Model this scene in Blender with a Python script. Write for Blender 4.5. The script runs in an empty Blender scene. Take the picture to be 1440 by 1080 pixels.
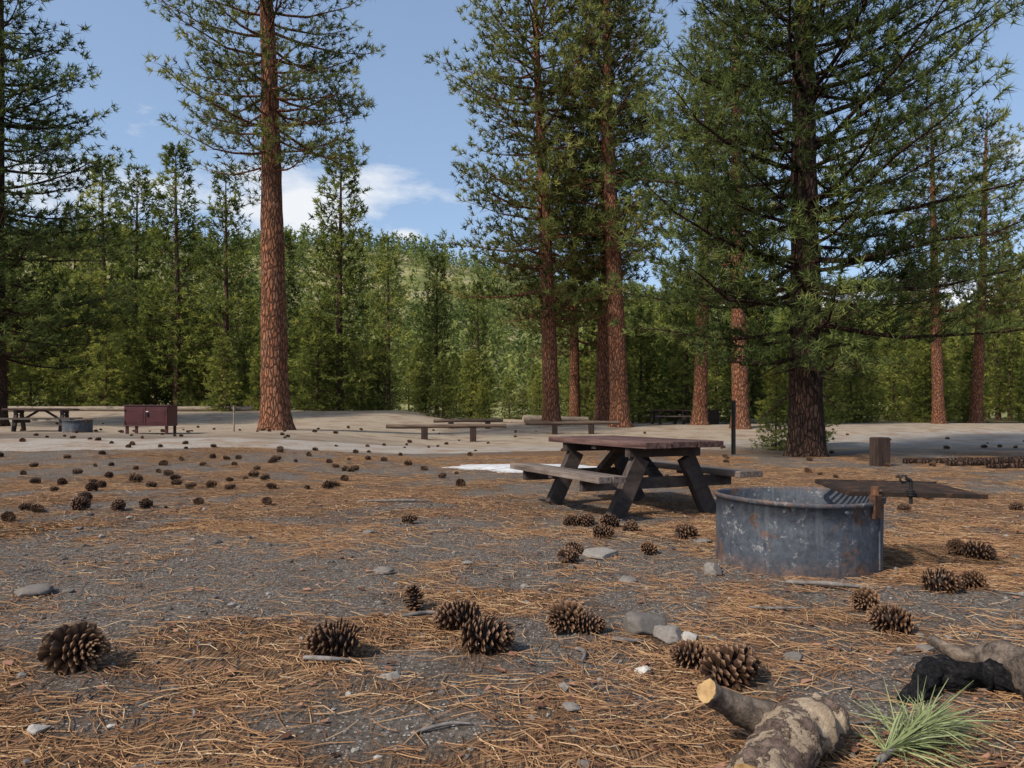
import bpy, math, random
import numpy as np
from mathutils import Vector, Matrix

scene = bpy.context.scene
scene.view_settings.view_transform = 'Standard'
scene.view_settings.look = 'None'
scene.view_settings.exposure = 0
COL = scene.collection

# ---------------------------------------------------------------- noise / ground
_tab = np.random.RandomState(7).rand(256, 256)
def vnoise(x, y, s=0):
    x = np.asarray(x, float) + s * 17.31; y = np.asarray(y, float) + s * 5.77
    xi = np.floor(x).astype(int); yi = np.floor(y).astype(int)
    fx = x - xi; fy = y - yi
    fx = fx * fx * (3 - 2 * fx); fy = fy * fy * (3 - 2 * fy)
    a = _tab[xi & 255, yi & 255]; b = _tab[(xi + 1) & 255, yi & 255]
    c = _tab[xi & 255, (yi + 1) & 255]; d = _tab[(xi + 1) & 255, (yi + 1) & 255]
    return (a * (1 - fx) + b * fx) * (1 - fy) + (c * (1 - fx) + d * fx) * fy
def fbm(x, y, s=0, o=4):
    r = 0; a = .5; f = 1.; t = 0
    for i in range(o):
        r = r + a * vnoise(np.asarray(x) * f, np.asarray(y) * f, s + i * 3); t += a; a *= .55; f *= 2.1
    return r / t
def ss(a, b, x):
    t = np.clip((np.asarray(x, float) - a) / (b - a), 0, 1)
    return t * t * (3 - 2 * t)
def gh(x, y):
    x = np.asarray(x, float); y = np.asarray(y, float)
    Lm = 1 - ss(-8, -1.5, x)
    z = .44 * ss(11, 21, y) * Lm + .85 * ss(27, 46, y) * Lm
    z = z + .5 * ss(25, 37, y) * (1 - Lm)
    near = 1 - ss(9, 15, y)
    z = z + near * (.035 * (vnoise(x * .9, y * .9, 1) - .5) + .022 * (vnoise(x * 3.1, y * 3.1, 2) - .5) + .016 * (vnoise(x * 9, y * 9, 3) - .5))
    z = z + .10 * (vnoise(x * .25, y * .25, 4) - .5) * ss(12, 22, y)
    return z
def g1(x, y): return float(gh(x, y))

# ---------------------------------------------------------------- mesh building
def build(name, parts, mats, coll=COL, link=True, parent=None):
    """parts: (V[n,3], F[m,k], mat, tint[n] or scalar, smooth)"""
    Vs = []; loops = []; starts = []; mi = []; sm = []; ti = []
    off = 0; lo = 0
    for V, F, m, t, s in parts:
        V = np.asarray(V, float).reshape(-1, 3); F = np.asarray(F, int)
        if len(F) == 0: continue
        k = F.shape[1]
        Vs.append(V); loops.append((F + off).ravel())
        starts.append(lo + np.arange(len(F)) * k)
        mi.append(np.full(len(F), m)); sm.append(np.full(len(F), bool(s)))
        ti.append(np.broadcast_to(np.asarray(t, float), (len(V),)))
        off += len(V); lo += F.size
    V = np.concatenate(Vs); loops = np.concatenate(loops); starts = np.concatenate(starts)
    me = bpy.data.meshes.new(name)
    me.vertices.add(len(V)); me.vertices.foreach_set("co", V.astype(np.float32).ravel())
    me.loops.add(len(loops)); me.loops.foreach_set("vertex_index", loops.astype(np.int32))
    me.polygons.add(len(starts)); me.polygons.foreach_set("loop_start", starts.astype(np.int32))
    me.polygons.foreach_set("material_index", np.concatenate(mi).astype(np.int32))
    me.polygons.foreach_set("use_smooth", np.concatenate(sm))
    at = me.attributes.new("tint", 'FLOAT', 'POINT')
    at.data.foreach_set("value", np.concatenate(ti).astype(np.float32))
    for m in mats: me.materials.append(m)
    me.update(calc_edges=True)
    if not link: return me
    return obj(name, me, parent)
def obj(name, me, parent=None, loc=(0, 0, 0), rot=(0, 0, 0), sc=(1, 1, 1)):
    o = bpy.data.objects.new(name, me); COL.objects.link(o)
    o.location = loc; o.rotation_euler = rot; o.scale = sc if hasattr(sc, '__len__') else (sc,) * 3
    if parent: o.parent = parent
    return o
def tube(P, R, segs=8, amp=0., fr=3., seed=0, mat=0, tint=.5, caps=None, smooth=True, lf=1.):
    P = np.asarray(P, float); R = np.asarray(R, float); n = len(P)
    T = np.gradient(P, axis=0); T /= np.linalg.norm(T, axis=1)[:, None] + 1e-9
    ref = np.array([0, 0, 1.]) if abs(T[0, 2]) < .8 else np.array([1., 0, 0])
    A = ref - T * (T @ ref)[:, None]; A /= np.linalg.norm(A, axis=1)[:, None] + 1e-9
    B = np.cross(T, A)
    th = np.arange(segs) / segs * 2 * math.pi
    c, s = np.cos(th), np.sin(th)
    rr = R[:, None] * np.ones(segs)[None]
    if amp:
        ln = np.concatenate([[0], np.cumsum(np.linalg.norm(np.diff(P, axis=0), axis=1))]) * lf
        rr = rr * (1 + amp * 2 * (vnoise(c[None] * fr + ln[:, None] * fr * .9, s[None] * fr + ln[:, None] * fr * 1.1, seed) - .5)
                   + amp * (vnoise(c[None] * fr * 3 + ln[:, None] * 3, s[None] * fr * 3 + 9 + ln[:, None] * 1.3, seed + 2) - .5))
    V = P[:, None] + rr[..., None] * (c[None, :, None] * A[:, None] + s[None, :, None] * B[:, None])
    V = V.reshape(-1, 3)
    i = np.arange(n - 1)[:, None] * segs; j = np.arange(segs)[None]; j2 = (j + 1) % segs
    F = np.stack([i + j, i + j2, i + segs + j2, i + segs + j], -1).reshape(-1, 4)
    out = [(V, F, mat, tint, smooth)]
    if caps is not None:
        for e, idx in ((0, 0), (1, n - 1)):
            ring = V[idx * segs:(idx + 1) * segs]
            Vc = np.vstack([ring, ring.mean(0)[None]])
            Fc = np.array([[k, (k + 1) % segs, segs] if e else [(k + 1) % segs, k, segs] for k in range(segs)])
            out.append((Vc, Fc, caps, tint, False))
    return out
_bf = np.array([[0, 1, 3, 2], [4, 6, 7, 5], [0, 4, 5, 1], [2, 3, 7, 6], [0, 2, 6, 4], [1, 5, 7, 3]])
def box(c, s, M=None, mat=0, tint=.5):
    v = np.array([[x, y, z] for x in (-.5, .5) for y in (-.5, .5) for z in (-.5, .5)]) * np.array(s)
    if M is not None: v = v @ np.array(M).T
    return (v + np.array(c), _bf, mat, tint, False)
def rotx(a): c, s = math.cos(a), math.sin(a); return np.array([[1, 0, 0], [0, c, -s], [0, s, c]])
def roty(a): c, s = math.cos(a), math.sin(a); return np.array([[c, 0, s], [0, 1, 0], [-s, 0, c]])
def rotz(a): c, s = math.cos(a), math.sin(a); return np.array([[c, -s, 0], [s, c, 0], [0, 0, 1]])

# ---------------------------------------------------------------- materials
class NB:
    def __init__(self, name):
        self.m = bpy.data.materials.new(name); self.m.use_nodes = True
        self.t = self.m.node_tree; self.t.nodes.clear()
        self.out = self.n('ShaderNodeOutputMaterial')
    def n(self, typ, ins=None, **kw):
        nd = self.t.nodes.new(typ)
        for k, v in kw.items(): setattr(nd, k, v)
        for k, v in (ins or {}).items():
            if isinstance(v, bpy.types.NodeSocket): self.t.links.new(v, nd.inputs[k])
            elif v is not None: nd.inputs[k].default_value = v
        return nd
    def coord(self, k='Object', scale=(1, 1, 1), rot=(0, 0, 0)):
        c = self.n('ShaderNodeTexCoord')
        return self.n('ShaderNodeMapping', {'Vector': c.outputs[k], 'Scale': scale, 'Rotation': rot}).outputs[0]
    def noise(self, vec, scale, detail=4, rough=.55, dist=0., dim='3D'):
        return self.n('ShaderNodeTexNoise', {'Vector': vec, 'Scale': scale, 'Detail': detail, 'Roughness': rough, 'Distortion': dist}, noise_dimensions=dim).outputs['Fac']
    def vor(self, vec, scale, feature='F1', out='Distance', rnd=1.):
        return self.n('ShaderNodeTexVoronoi', {'Vector': vec, 'Scale': scale, 'Randomness': rnd}, feature=feature).outputs[out]
    def attr(self, name='tint'): return self.n('ShaderNodeAttribute', attribute_name=name).outputs['Fac']
    def ramp(self, f, stops):
        r = self.n('ShaderNodeValToRGB', {'Fac': f}); e = r.color_ramp.elements
        while len(e) < len(stops): e.new(.5)
        for i, (p, c) in enumerate(stops):
            e[i].position = p; e[i].color = (*c, 1) if hasattr(c, '__len__') else (c, c, c, 1)
        return r.outputs[0]
    def mix(self, f, a, b, mode='MIX'):
        nd = self.n('ShaderNodeMix', data_type='RGBA', blend_type=mode)
        for k, v in ((0, f), (6, a), (7, b)):
            if isinstance(v, bpy.types.NodeSocket): self.t.links.new(v, nd.inputs[k])
            else: nd.inputs[k].default_value = v if k == 0 else ((*v, 1) if hasattr(v, '__len__') else (v, v, v, 1))
        return nd.outputs[2]
    def math(self, op, a, b=0., clamp=False):
        nd = self.n('ShaderNodeMath', {0: a, 1: b}, operation=op, use_clamp=clamp); return nd.outputs[0]
    def mr(self, v, a, b, c=0., d=1.):
        return self.n('ShaderNodeMapRange', {0: v, 1: a, 2: b, 3: c, 4: d}).outputs[0]
    def bump(self, h, strength=.5, dist=.01, prev=None):
        return self.n('ShaderNodeBump', {'Height': h, 'Strength': strength, 'Distance': dist, 'Normal': prev}).outputs[0]
    def pbr(self, col, rough=.85, normal=None, metal=0., spec=.3):
        b = self.n('ShaderNodeBsdfPrincipled', {'Base Color': col if isinstance(col, bpy.types.NodeSocket) else (*col, 1),
                   'Roughness': rough, 'Metallic': metal, 'Specular IOR Level': spec, 'Normal': normal})
        return b.outputs[0]
    def done(self, sh): self.t.links.new(sh, self.out.inputs[0]); return self.m

def foliage(name, dark, mid, light, var=.0, trans=.3):
    b = NB(name); t = b.attr()
    if var:
        oi = b.n('ShaderNodeObjectInfo').outputs['Random']
        t = b.math('ADD', t, b.mr(oi, 0, 1, -var, var), True)
    c = b.ramp(t, [(0., dark), (.5, mid), (1., light)])
    d = b.n('ShaderNodeBsdfDiffuse', {'Color': c}).outputs[0]
    tr = b.n('ShaderNodeBsdfTranslucent', {'Color': c}).outputs[0]
    return b.done(b.n('ShaderNodeMixShader', {0: trans, 1: d, 2: tr}).outputs[0])
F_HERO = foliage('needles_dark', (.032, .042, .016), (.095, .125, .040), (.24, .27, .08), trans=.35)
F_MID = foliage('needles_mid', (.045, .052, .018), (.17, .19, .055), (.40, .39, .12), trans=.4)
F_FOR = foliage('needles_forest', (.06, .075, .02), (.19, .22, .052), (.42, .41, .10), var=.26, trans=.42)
F_HILL = foliage('needles_hill', (.07, .10, .035), (.15, .18, .055), (.30, .31, .10))

def bark(name, plate, plate2, crack, sc=1.):
    b = NB(name)
    v = b.coord('Object', (1, 1, .30)); w = b.noise(v, 2.5 * sc, 2)
    vv = b.n('ShaderNodeMix', {0: .06, 4: v, 5: b.n('ShaderNodeTexNoise', {'Vector': v, 'Scale': 9. * sc, 'Detail': 2.}).outputs['Color']}, data_type='VECTOR').outputs[1]
    e = b.vor(vv, 13 * sc, 'DISTANCE_TO_EDGE')
    cell = b.vor(vv, 13 * sc, 'F1', 'Color')
    f = b.mr(e, .0, .22)
    n2 = b.noise(b.coord('Object', (1, 1, .4)), 22 * sc, 4, .7)
    col = b.mix(b.math('MULTIPLY', b.n('ShaderNodeSeparateColor', {0: cell}).outputs[0], .9), plate, plate2)
    col = b.mix(b.mr(n2, .38, .62, .7, 0.), col, tuple(c * .4 for c in plate))
    col = b.mix(b.mr(w, .5, .75, 0., .5), col, tuple(c * 1.2 + .015 for c in plate2))
    col = b.mix(b.math('MULTIPLY', f, b.mr(n2, .3, .6, .55, 1.)), crack, col)
    h = b.math('ADD', f, b.math('MULTIPLY', n2, .8))
    return b.done(b.pbr(col, .9, b.bump(h, .9, .05), spec=.12))
BARK_O = bark('bark_orange', (.42, .165, .08), (.31, .17, .11), (.07, .032, .02), .85)
BARK_D = bark('bark_dark', (.12, .06, .04), (.10, .068, .05), (.022, .013, .01), 1.)
BARK_F = bark('bark_forest', (.19, .10, .07), (.17, .12, .09), (.05, .03, .02), .6)

# ---------------------------------------------------------------- pines
def tufts_to_tris(P, D, Ls, K, bw, rng, tint):
    N = len(P)
    D = D / (np.linalg.norm(D, axis=1)[:, None] + 1e-9)
    d = np.repeat(D, K, 0); p = np.repeat(P, K, 0); L = np.repeat(Ls, K) * rng.uniform(.7, 1.1, N * K)
    q = rng.normal(size=(N * K, 3)); q -= d * (q * d).sum(1)[:, None]; q /= np.linalg.norm(q, axis=1)[:, None] + 1e-9
    th = rng.uniform(.1, 1.75, N * K)
    v = d * np.cos(th)[:, None] + q * np.sin(th)[:, None]
    s = np.cross(v, rng.normal(size=(N * K, 3))); s /= np.linalg.norm(s, axis=1)[:, None] + 1e-9
    st = p + d * (rng.uniform(-.5, .2, N * K) * L)[:, None]
    V = np.stack([st + s * bw * .5, st - s * bw * .5, st + v * L[:, None]], 1).reshape(-1, 3)
    F = np.arange(N * K * 3).reshape(-1, 3)
    t = np.clip(np.repeat(np.repeat(tint, K) + rng.normal(0, .06, N * K), 3), 0, 1)
    return V, F, t

def pine(name, seed, H, r0, cb, R, prof, dz=.7, per=5, tl=.2, K=20, bw=.012, tsp=.25, el=(-.12, .6), mats=None,
         lean=(0, 0), ndead=4, sag=.15, trunk_segs=20, start=.3, flare=.35, twist=.12, gap=.12, bseg=5, tw_l=.42):
    rng = np.random.RandomState(seed); rd = random.Random(seed)
    lx, ly = lean; ph = rd.random() * 6
    def cx(z): return lx * z / H + twist * math.sin(z * .25 + ph) * (z / H), ly * z / H
    zs = np.concatenate([np.arange(-.3, 3, .15 if trunk_segs > 10 else .5), np.linspace(3, H * .99, int(H / (.5 if trunk_segs > 10 else 1.5)))])
    P = np.array([(*cx(max(z, 0)), z) for z in zs])
    Rr = r0 * np.clip(1 - zs / H, .015, 1) ** .7 * (1 + flare * np.exp(-np.clip(zs, 0, 9) / .4))
    parts = tube(P, Rr, trunk_segs, .06, 2.2, seed, 0, .5)
    TP = []; TD = []; TL = []; TT = []; WA = []; WB = []; WW = []
    z = cb * H
    br = []
    while z < H * .985:
        t = (z - cb * H) / (H * (1 - cb))
        n = per if t < .8 else max(3, per - 1)
        a0 = rd.random() * 6.28
        for k in range(n):
            if rd.random() < gap: continue
            a = a0 + k * 6.283 / n + rd.uniform(-.4, .4)
            L = R * prof(t) * rd.uniform(.6, 1.12)
            br.append((z + rd.uniform(-.4, .4) * dz, a, L, el[0] + (el[1] - el[0]) * t + rd.uniform(-.14, .16), False, t))
        z += dz * rd.uniform(.75, 1.25)
    for k in range(ndead):
        br.append((rd.uniform(.45, 1.) * cb * H + .3, rd.random() * 6.28, R * rd.uniform(.2, .5), rd.uniform(-.4, .1), True, 0))
    for (z0, a, L, e, dead, t) in br:
        bx, by = cx(z0); ca, sa = math.cos(a), math.sin(a)
        bend = rd.uniform(-.25, .25)
        pts = []
        for i in range(6):
            s = i / 5.
            aa = a + bend * s
            hh = L * s
            zz = z0 + hh * math.tan(e) - sag * L * (s - s * s) * 1.2 + (.07 * L * s * s if not dead else -.2 * L * s * s)
            pts.append((bx + math.cos(aa) * hh, by + math.sin(aa) * hh, zz + rd.uniform(-.03, .03) * L * s))
        pts = np.array(pts)
        rb = min(.016 * L ** .9 + .008, r0 * .3)
        parts += tube(pts, np.linspace(rb, .005, 6), bseg, mat=0, tint=.5)
        def at(s):
            f = s * 5; i = min(int(f), 4); f -= i
            return pts[i] * (1 - f) + pts[i + 1] * f
        ns = max(3, int(L * (1 - start) / (tsp * 1.05)))
        btint = rd.gauss(0, .09)
        for i in range(ns + 1):
            s = start + (1 - start) * i / ns + rd.uniform(-.02, .02); s = min(s, 1.)
            p = at(s)
            for side in (-1, 1):
                if dead and rd.random() < .6: continue
                ang = a + bend * s + side * rd.uniform(.4, 1.15)
                l = L * tw_l * (1.08 - s) * rd.uniform(.5, 1.2) + tsp * .8
                if s > .98: ang = a + bend + side * .25; l = tsp * .8
                up = rd.uniform(-.1, .65)
                q = p + np.array([math.cos(ang) * l, math.sin(ang) * l, up * l])
                WA.append(p); WB.append(q); WW.append(.005 + .006 * l)
                if dead: continue
                nt = max(1, int(l / tsp + .5))
                for j in range(nt):
                    u = (j + 1) / nt
                    pp = p * (1 - u) + q * u
                    TP.append(pp + np.array([rd.uniform(-.3, .3), rd.uniform(-.3, .3), rd.uniform(-.3, .6)]) * tsp)
                    TD.append((math.cos(ang), math.sin(ang), .65 + rd.uniform(-.3, .5)))
                    TL.append(tl * rd.uniform(.75, 1.15))
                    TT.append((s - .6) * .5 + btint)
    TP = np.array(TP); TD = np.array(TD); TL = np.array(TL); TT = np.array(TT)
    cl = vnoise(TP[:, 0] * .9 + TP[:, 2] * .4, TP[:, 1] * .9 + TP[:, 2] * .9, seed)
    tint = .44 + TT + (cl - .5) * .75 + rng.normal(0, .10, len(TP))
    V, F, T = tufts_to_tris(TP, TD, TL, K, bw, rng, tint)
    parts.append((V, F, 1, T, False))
    WA = np.array(WA); WB = np.array(WB); WW = np.array(WW)[:, None]
    d = WB - WA; s = np.cross(d, np.array([0, 0, 1.])); s /= np.linalg.norm(s, axis=1)[:, None] + 1e-9
    u = np.cross(s, d); u /= np.linalg.norm(u, axis=1)[:, None] + 1e-9
    V = np.stack([WA + s * WW, WA - s * WW, WA + u * WW * 1.5, WB], 1).reshape(-1, 3)
    b4 = np.arange(len(WA))[:, None] * 4
    F = np.concatenate([b4 + np.array([[0, 2, 3]]), b4 + np.array([[2, 1, 3]])])
    parts.append((V, F, 0, .5, False))
    return build(name, parts, mats, link=False)

def interp(xs, ys): return lambda t: float(np.interp(t, xs, ys))
mature = interp([0, .1, .5, .8, 1], [.75, 1, .9, .6, .12])
wide = interp([0, .08, .2, .45, .8, 1], [.8, 1, .98, .78, .42, .08])
conic = interp([0, .08, .3, .7, 1], [.85, 1, .82, .42, .06])

def place(name, me, x, y, rz=0., sc=1., dz=0., parent=None):
    return obj(name, me, parent, (x, y, g1(x, y) - .02 + dz), (0, 0, rz), sc)
me = pine('pine_hero', 11, 19, .41, .13, 5.1, wide, dz=.60, per=7, tl=.24, K=19, bw=.026, tsp=.32, el=(-.02, .55), mats=[BARK_D, F_HERO], ndead=8, sag=.16, start=.2)
place('pine_tree', me, 7.23, 17.5)
me = pine('pine_big_left', 23, 22, .50, .42, 3.8, mature, dz=.70, per=7, tl=.26, K=17, bw=.034, tsp=.34, el=(-.12, .5), mats=[BARK_O, F_MID], lean=(-.5, 0), ndead=5, sag=.25, trunk_segs=28, start=.3, gap=.2)
place('pine_tree', me, -8.3, 25)
meA = pine('pine_mid_a', 31, 25, .42, .22, 5.3, mature, dz=.84, per=7, tl=.34, K=14, bw=.054, tsp=.46, el=(-.08, .5), mats=[BARK_O, F_MID], lean=(-.9, 0), ndead=6, sag=.2, start=.22, gap=.2)
place('pine_tree', meA, 1.96, 35)
meC = pine('pine_mid_c', 47, 26, .47, .31, 3.7, mature, dz=.80, per=7, tl=.34, K=14, bw=.054, tsp=.45, el=(0, .5), mats=[BARK_O, F_MID], lean=(-.9, .3), ndead=6, sag=.2, start=.22, gap=.18)
place('pine_tree', meC, 5.17, 34)
place('pine_tree', meC, 4.86, 38, 2.2, .95)
place('pine_tree', meA, 3.8, 43, 1.3, .8)
meL = pine('pine_left_edge', 53, 22, .30, .145, 5.2, wide, dz=.72, per=7, tl=.33, K=14, bw=.05, tsp=.46, el=(-.05, .55), mats=[BARK_D, F_HERO], ndead=6, sag=.2, start=.2)
place('pine_tree', meL, -22.0, 30.5)
place('pine_tree', meC, 9.5, 36, 4.0, .8)
place('pine_tree', meC, 10.6, 33, 5.1, .85)
place('pine_tree', meC, 22.8, 38, .7, .66)
place('pine_tree', meC, 27.4, 42, 3.3, .72)

# forest variants
tall = [pine('pine_tall_%d' % i, 100 + i, 18, .24, [.10, .18, .06][i], [2.7, 2.6, 3.1][i], conic, dz=.72, per=6, tl=.40, K=9, bw=.085, tsp=.56, el=(-.1, .5), mats=[BARK_F, F_FOR], ndead=6, trunk_segs=10, start=.15, bseg=3) for i in range(3)]
tall_far = [pine('pine_far_%d' % i, 130 + i, 18, .22, [.08, .14][i], [2.7, 3.0][i], conic, dz=.95, per=5, tl=.6, K=6, bw=.17, tsp=.85, el=(-.1, .5), mats=[BARK_F, F_FOR], ndead=0, trunk_segs=6, start=.15, bseg=3) for i in range(2)]
young = [pine('pine_young_%d' % i, 200 + i, 9, .12, .02, [1.9, 2.3][i], conic, dz=.5, per=6, tl=.36, K=9, bw=.07, tsp=.48, el=(-.02, .6), mats=[BARK_F, F_FOR], ndead=0, trunk_segs=8, start=.1, bseg=3) for i in range(2)]
spires = [(-28.7, 50, 17.5), (-33.8, 55, 16.2), (-30.7, 58, 19.5), (-22.6, 48, 17.8), (-18.9, 47, 16), (-10.9, 45, 16.8), (-19.2, 60, 15), (-10.8, 62, 15.5), (-5.3, 50, 11.8), (-3.1, 65, 12.5), (-36.5, 50, 16.5)]
for i, (x, y, h) in enumerate(spires):
    w_ = .88 if -6 < x else 1.08
    place('pine_tree', tall[i % 3], x, y, i * 2.1, (h / 18 * w_, h / 18 * w_, h / 18))
forest = obj('distant_pine_forest', None)
rd = random.Random(5)
def lim(p):
    return float(np.interp(p, [-.9, -.72, -.6, -.35, -.24, -.19, .04, .1, .2, .4, .6, .7, 1.2], [.30, .27, .20, .18, .14, .10, .095, .18, .22, .21, .22, .29, .30]))
pts = []
tries = 0
while len(pts) < 190 and tries < 20000:
    tries += 1
    y = rd.uniform(43, 95) if rd.random() < .5 else rd.uniform(42, 58); p = rd.uniform(-.95, .95); x = p * y
    if any((x - a) ** 2 + (y - b) ** 2 < (2.4 + .028 * y) ** 2 for a, b in pts): continue
    if y < 50 and -.02 < p < .1: continue
    pts.append((x, y))
    hmax = lim(p) * y * rd.uniform(.45, 1.)
    if y < 60 and rd.random() < .6 or hmax < 8:
        h = min(hmax, rd.uniform(4, 10)); m = rd.choice(young); s = h / 9
    else:
        h = min(hmax, 22); m = rd.choice(tall if y < 62 else tall_far); s = h / 18
    w = s * rd.uniform(.95, 1.35)
    place('pine', m, x, y, rd.random() * 6.28, (w, w, s), parent=forest)
place('pine_sapling', young[1], 7.6, 20.5, 0, .3)
place('pine_sapling', young[0], 8.9, 21.5, 2, .33)
place('pine_sapling', young[1], 10.2, 24, 4, .34)
for i, (x, y, s) in enumerate([(15.5, 40, .5), (18.5, 42, .62), (21, 44, .5), (25.5, 44, .7), (29, 45, .55), (12.8, 41, .45), (33, 44, .7)]):
    place('pine_sapling', young[i % 2], x, y, i * 1.7, s)

# ---------------------------------------------------------------- ground
def sinhgrid(c, w, k, t): return c + w * np.sinh(k * t) / math.sinh(k)
xs = sinhgrid(0, 380, 6.5, np.linspace(-1, 1, 321)); ys = sinhgrid(3, 560, 6.6, np.linspace(-.62, 1, 330))
X, Y = np.meshgrid(xs, ys)
V = np.stack([X, Y, gh(X, Y)], -1).reshape(-1, 3)
nx, ny = len(xs), len(ys)
I = (np.arange(ny - 1)[:, None] * nx + np.arange(nx - 1)[None]).ravel()
F = np.stack([I, I + 1, I + nx + 1, I + nx], 1)
def m_litter(x, y):
    n = fbm(x * .55, y * .55, 11, 5); n3 = fbm(x * 1.7, y * 1.7, 15, 4)
    b = .06 * ss(5, 8, y) + .26 * np.exp(-((y - 12) / 4.5) ** 2)
    gray = np.exp(-(((x + 2.8) / 2.8) ** 2 + ((y - 6.) / 1.6) ** 2)) + .7 * np.exp(-(((x + .4) / 2.0) ** 2 + ((y - 9.3) / 1.2) ** 2)) + .5 * np.exp(-(((x + 6) / 3.5) ** 2 + ((y - 12.5) / 1.2) ** 2)) + .35 * np.exp(-(((x - 1.8) / 1.2) ** 2 + ((y - 4.4) / .9) ** 2))
    gray = gray + .25 * (1 - ss(2.2, 3.0, y))
    return np.clip((n - .5) * 3.2 + (n3 - .5) * 2.2 + .48 + b - .75 * gray - .9 * ss(17, 24, y), 0, 1)
def m_sand(x, y): return np.clip(ss(17, 24, y + 5 * (fbm(x * .3, y * .3, 21) - .5)) - .7 * ss(42, 54, y), 0, 1)
gb = NB('campground_soil')
co = gb.coord('Object')
lit = gb.attr('litter'); snd = gb.attr('sand')
n1 = gb.noise(co, 35, 6, .7, dim='2D'); n2 = gb.noise(co, 4, 4, .6, dim='2D')
soil = gb.ramp(n1, [(.3, (.042, .032, .025)), (.5, (.108, .085, .068)), (.72, (.27, .225, .185))])
soil = gb.mix(gb.mr(n2, .35, .65, 0., .5), soil, gb.mix(.5, soil, (.19, .162, .14)))
pv = gb.n('ShaderNodeTexVoronoi', {'Vector': co, 'Scale': 70.}, feature='F1', voronoi_dimensions='2D')
pc = gb.n('ShaderNodeSeparateColor', {0: pv.outputs['Color']})
pm = gb.math('MULTIPLY', gb.mr(pc.outputs[0], .62, .66), gb.mr(pv.outputs['Distance'], .45, .3))
soil = gb.mix(pm, soil, gb.ramp(pc.outputs[1], [(0, (.08, .072, .068)), (.6, (.25, .22, .195)), (1, (.48, .44, .385))]))
def streak(rz, s): return gb.noise(gb.n('ShaderNodeMapping', {'Vector': co, 'Rotation': (0, 0, rz), 'Scale': (1, .06, 1)}).outputs[0], s, 1, .5, dim='2D')
st = gb.math('MAXIMUM', gb.math('MAXIMUM', streak(.4, 120), streak(1.5, 130)), streak(2.6, 115))
lc = gb.ramp(st, [(.50, (.07, .042, .027)), (.61, (.185, .098, .05)), (.74, (.37, .215, .108))])
lm = gb.math('MULTIPLY', gb.mr(gb.math('ADD', lit, gb.math('MULTIPLY', gb.math('SUBTRACT', n1, .5), .9)), .33, .8), .85)
colr = gb.mix(lm, soil, lc)
sand = gb.ramp(n1, [(.3, (.22, .17, .12)), (.55, (.39, .315, .235)), (.75, (.50, .42, .33))])
sand = gb.mix(gb.mr(gb.noise(co, .9, 5, .65, dim='2D'), .47, .7, 0., .7), sand, (.20, .12, .07))
colr = gb.mix(snd, colr, sand)
colr = gb.mix(gb.attr('woods'), colr, gb.ramp(n2, [(.35, (.07, .055, .03)), (.6, (.16, .15, .06))]))
hb = gb.math('ADD', gb.math('ADD', n1, gb.math('MULTIPLY', pm, .5)), gb.math('MULTIPLY', st, gb.math('MULTIPLY', lm, .8)))
GROUND = gb.done(gb.pbr(colr, .95, gb.bump(hb, .9, .02), spec=.1))
go = build('ground', [(V, F, 0, .5, True)], [GROUND])
for nm, fn in (('litter', m_litter), ('sand', m_sand), ('woods', lambda x, y: ss(40, 52, y))):
    a = go.data.attributes.new(nm, 'FLOAT', 'POINT'); a.data.foreach_set('value', fn(X, Y).ravel().astype(np.float32))

# road
ctl = np.array([(-45, 14.5), (-20, 16.0), (-8, 17.4), (0, 20.), (8, 24.5), (18, 28), (45, 32)])
cxr = np.linspace(-45, 45, 260); cyr = np.interp(cxr, ctl[:, 0], ctl[:, 1])
cyr = np.convolve(np.pad(cyr, 12, mode='edge'), np.ones(25) / 25, 'valid')
hw = np.interp(cxr, [-45, -5, 8, 20, 45], [1.4, 1.6, 2.2, 4.2, 5.5])
W = np.linspace(-1, 1, 15)
ed = 1 + .5 * (fbm(cxr * 1.1, cxr * 0 + 3, 8) - .5)
RX = np.repeat(cxr[:, None], 15, 1); RY = cyr[:, None] + hw[:, None] * W[None] * ed[:, None]
RZ = gh(RX, RY) + .012 - .03 * (np.abs(W)[None] > .99)
V = np.stack([RX, RY, RZ], -1).reshape(-1, 3)
I = (np.arange(259)[:, None] * 15 + np.arange(14)[None]).ravel()
F = np.stack([I, I + 15, I + 16, I + 1], 1)
b = NB('gravel_road'); co = b.coord('Object')
c = b.ramp(b.noise(co, 25, 6, .75), [(.3, (.19, .165, .14)), (.7, (.40, .36, .315))])
c = b.mix(b.mr(b.noise(co, 1.3, 6, .65), .46, .62, 0, .8), c, (.22, .145, .09))
ROAD = b.done(b.pbr(c, .95, b.bump(b.noise(co, 60, 3), .5, .01), spec=.1))
build('campground_road', [(V, F, 0, .5, True)], [ROAD])

# melting snow patch behind the table
b = NB('old_snow'); co = b.coord('Object')
SNOW = b.done(b.pbr(b.ramp(b.noise(co, 6, 6, .7), [(.3, (.34, .31, .28)), (.6, (.62, .62, .63))]), .7, b.bump(b.noise(co, 12, 4), .5, .03)))
th = np.linspace(0, 2 * math.pi, 97)[:-1]; rr = np.linspace(.02, 1, 10)
TH, RRr = np.meshgrid(th, rr)
q = .95 + 1.1 * (fbm(np.cos(TH) * 2 + 5, np.sin(TH) * 2 + 5, 5, 4) - .5)
SX = .55 + 1.65 * RRr * q * np.cos(TH); SY = 13.3 + 1.1 * RRr * q * np.sin(TH)
SZ = gh(SX, SY) + .05 * (1 - RRr ** 2) + .004
I = (np.arange(9)[:, None] * 96 + np.arange(96)[None]); J = (np.arange(9)[:, None] * 96 + (np.arange(96)[None] + 1) % 96)
F = np.stack([I, J, J + 96, I + 96], -1).reshape(-1, 4)
build('snow_patch', [(np.stack([SX, SY, SZ], -1).reshape(-1, 3), F, 0, .5, True)], [SNOW])

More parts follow.
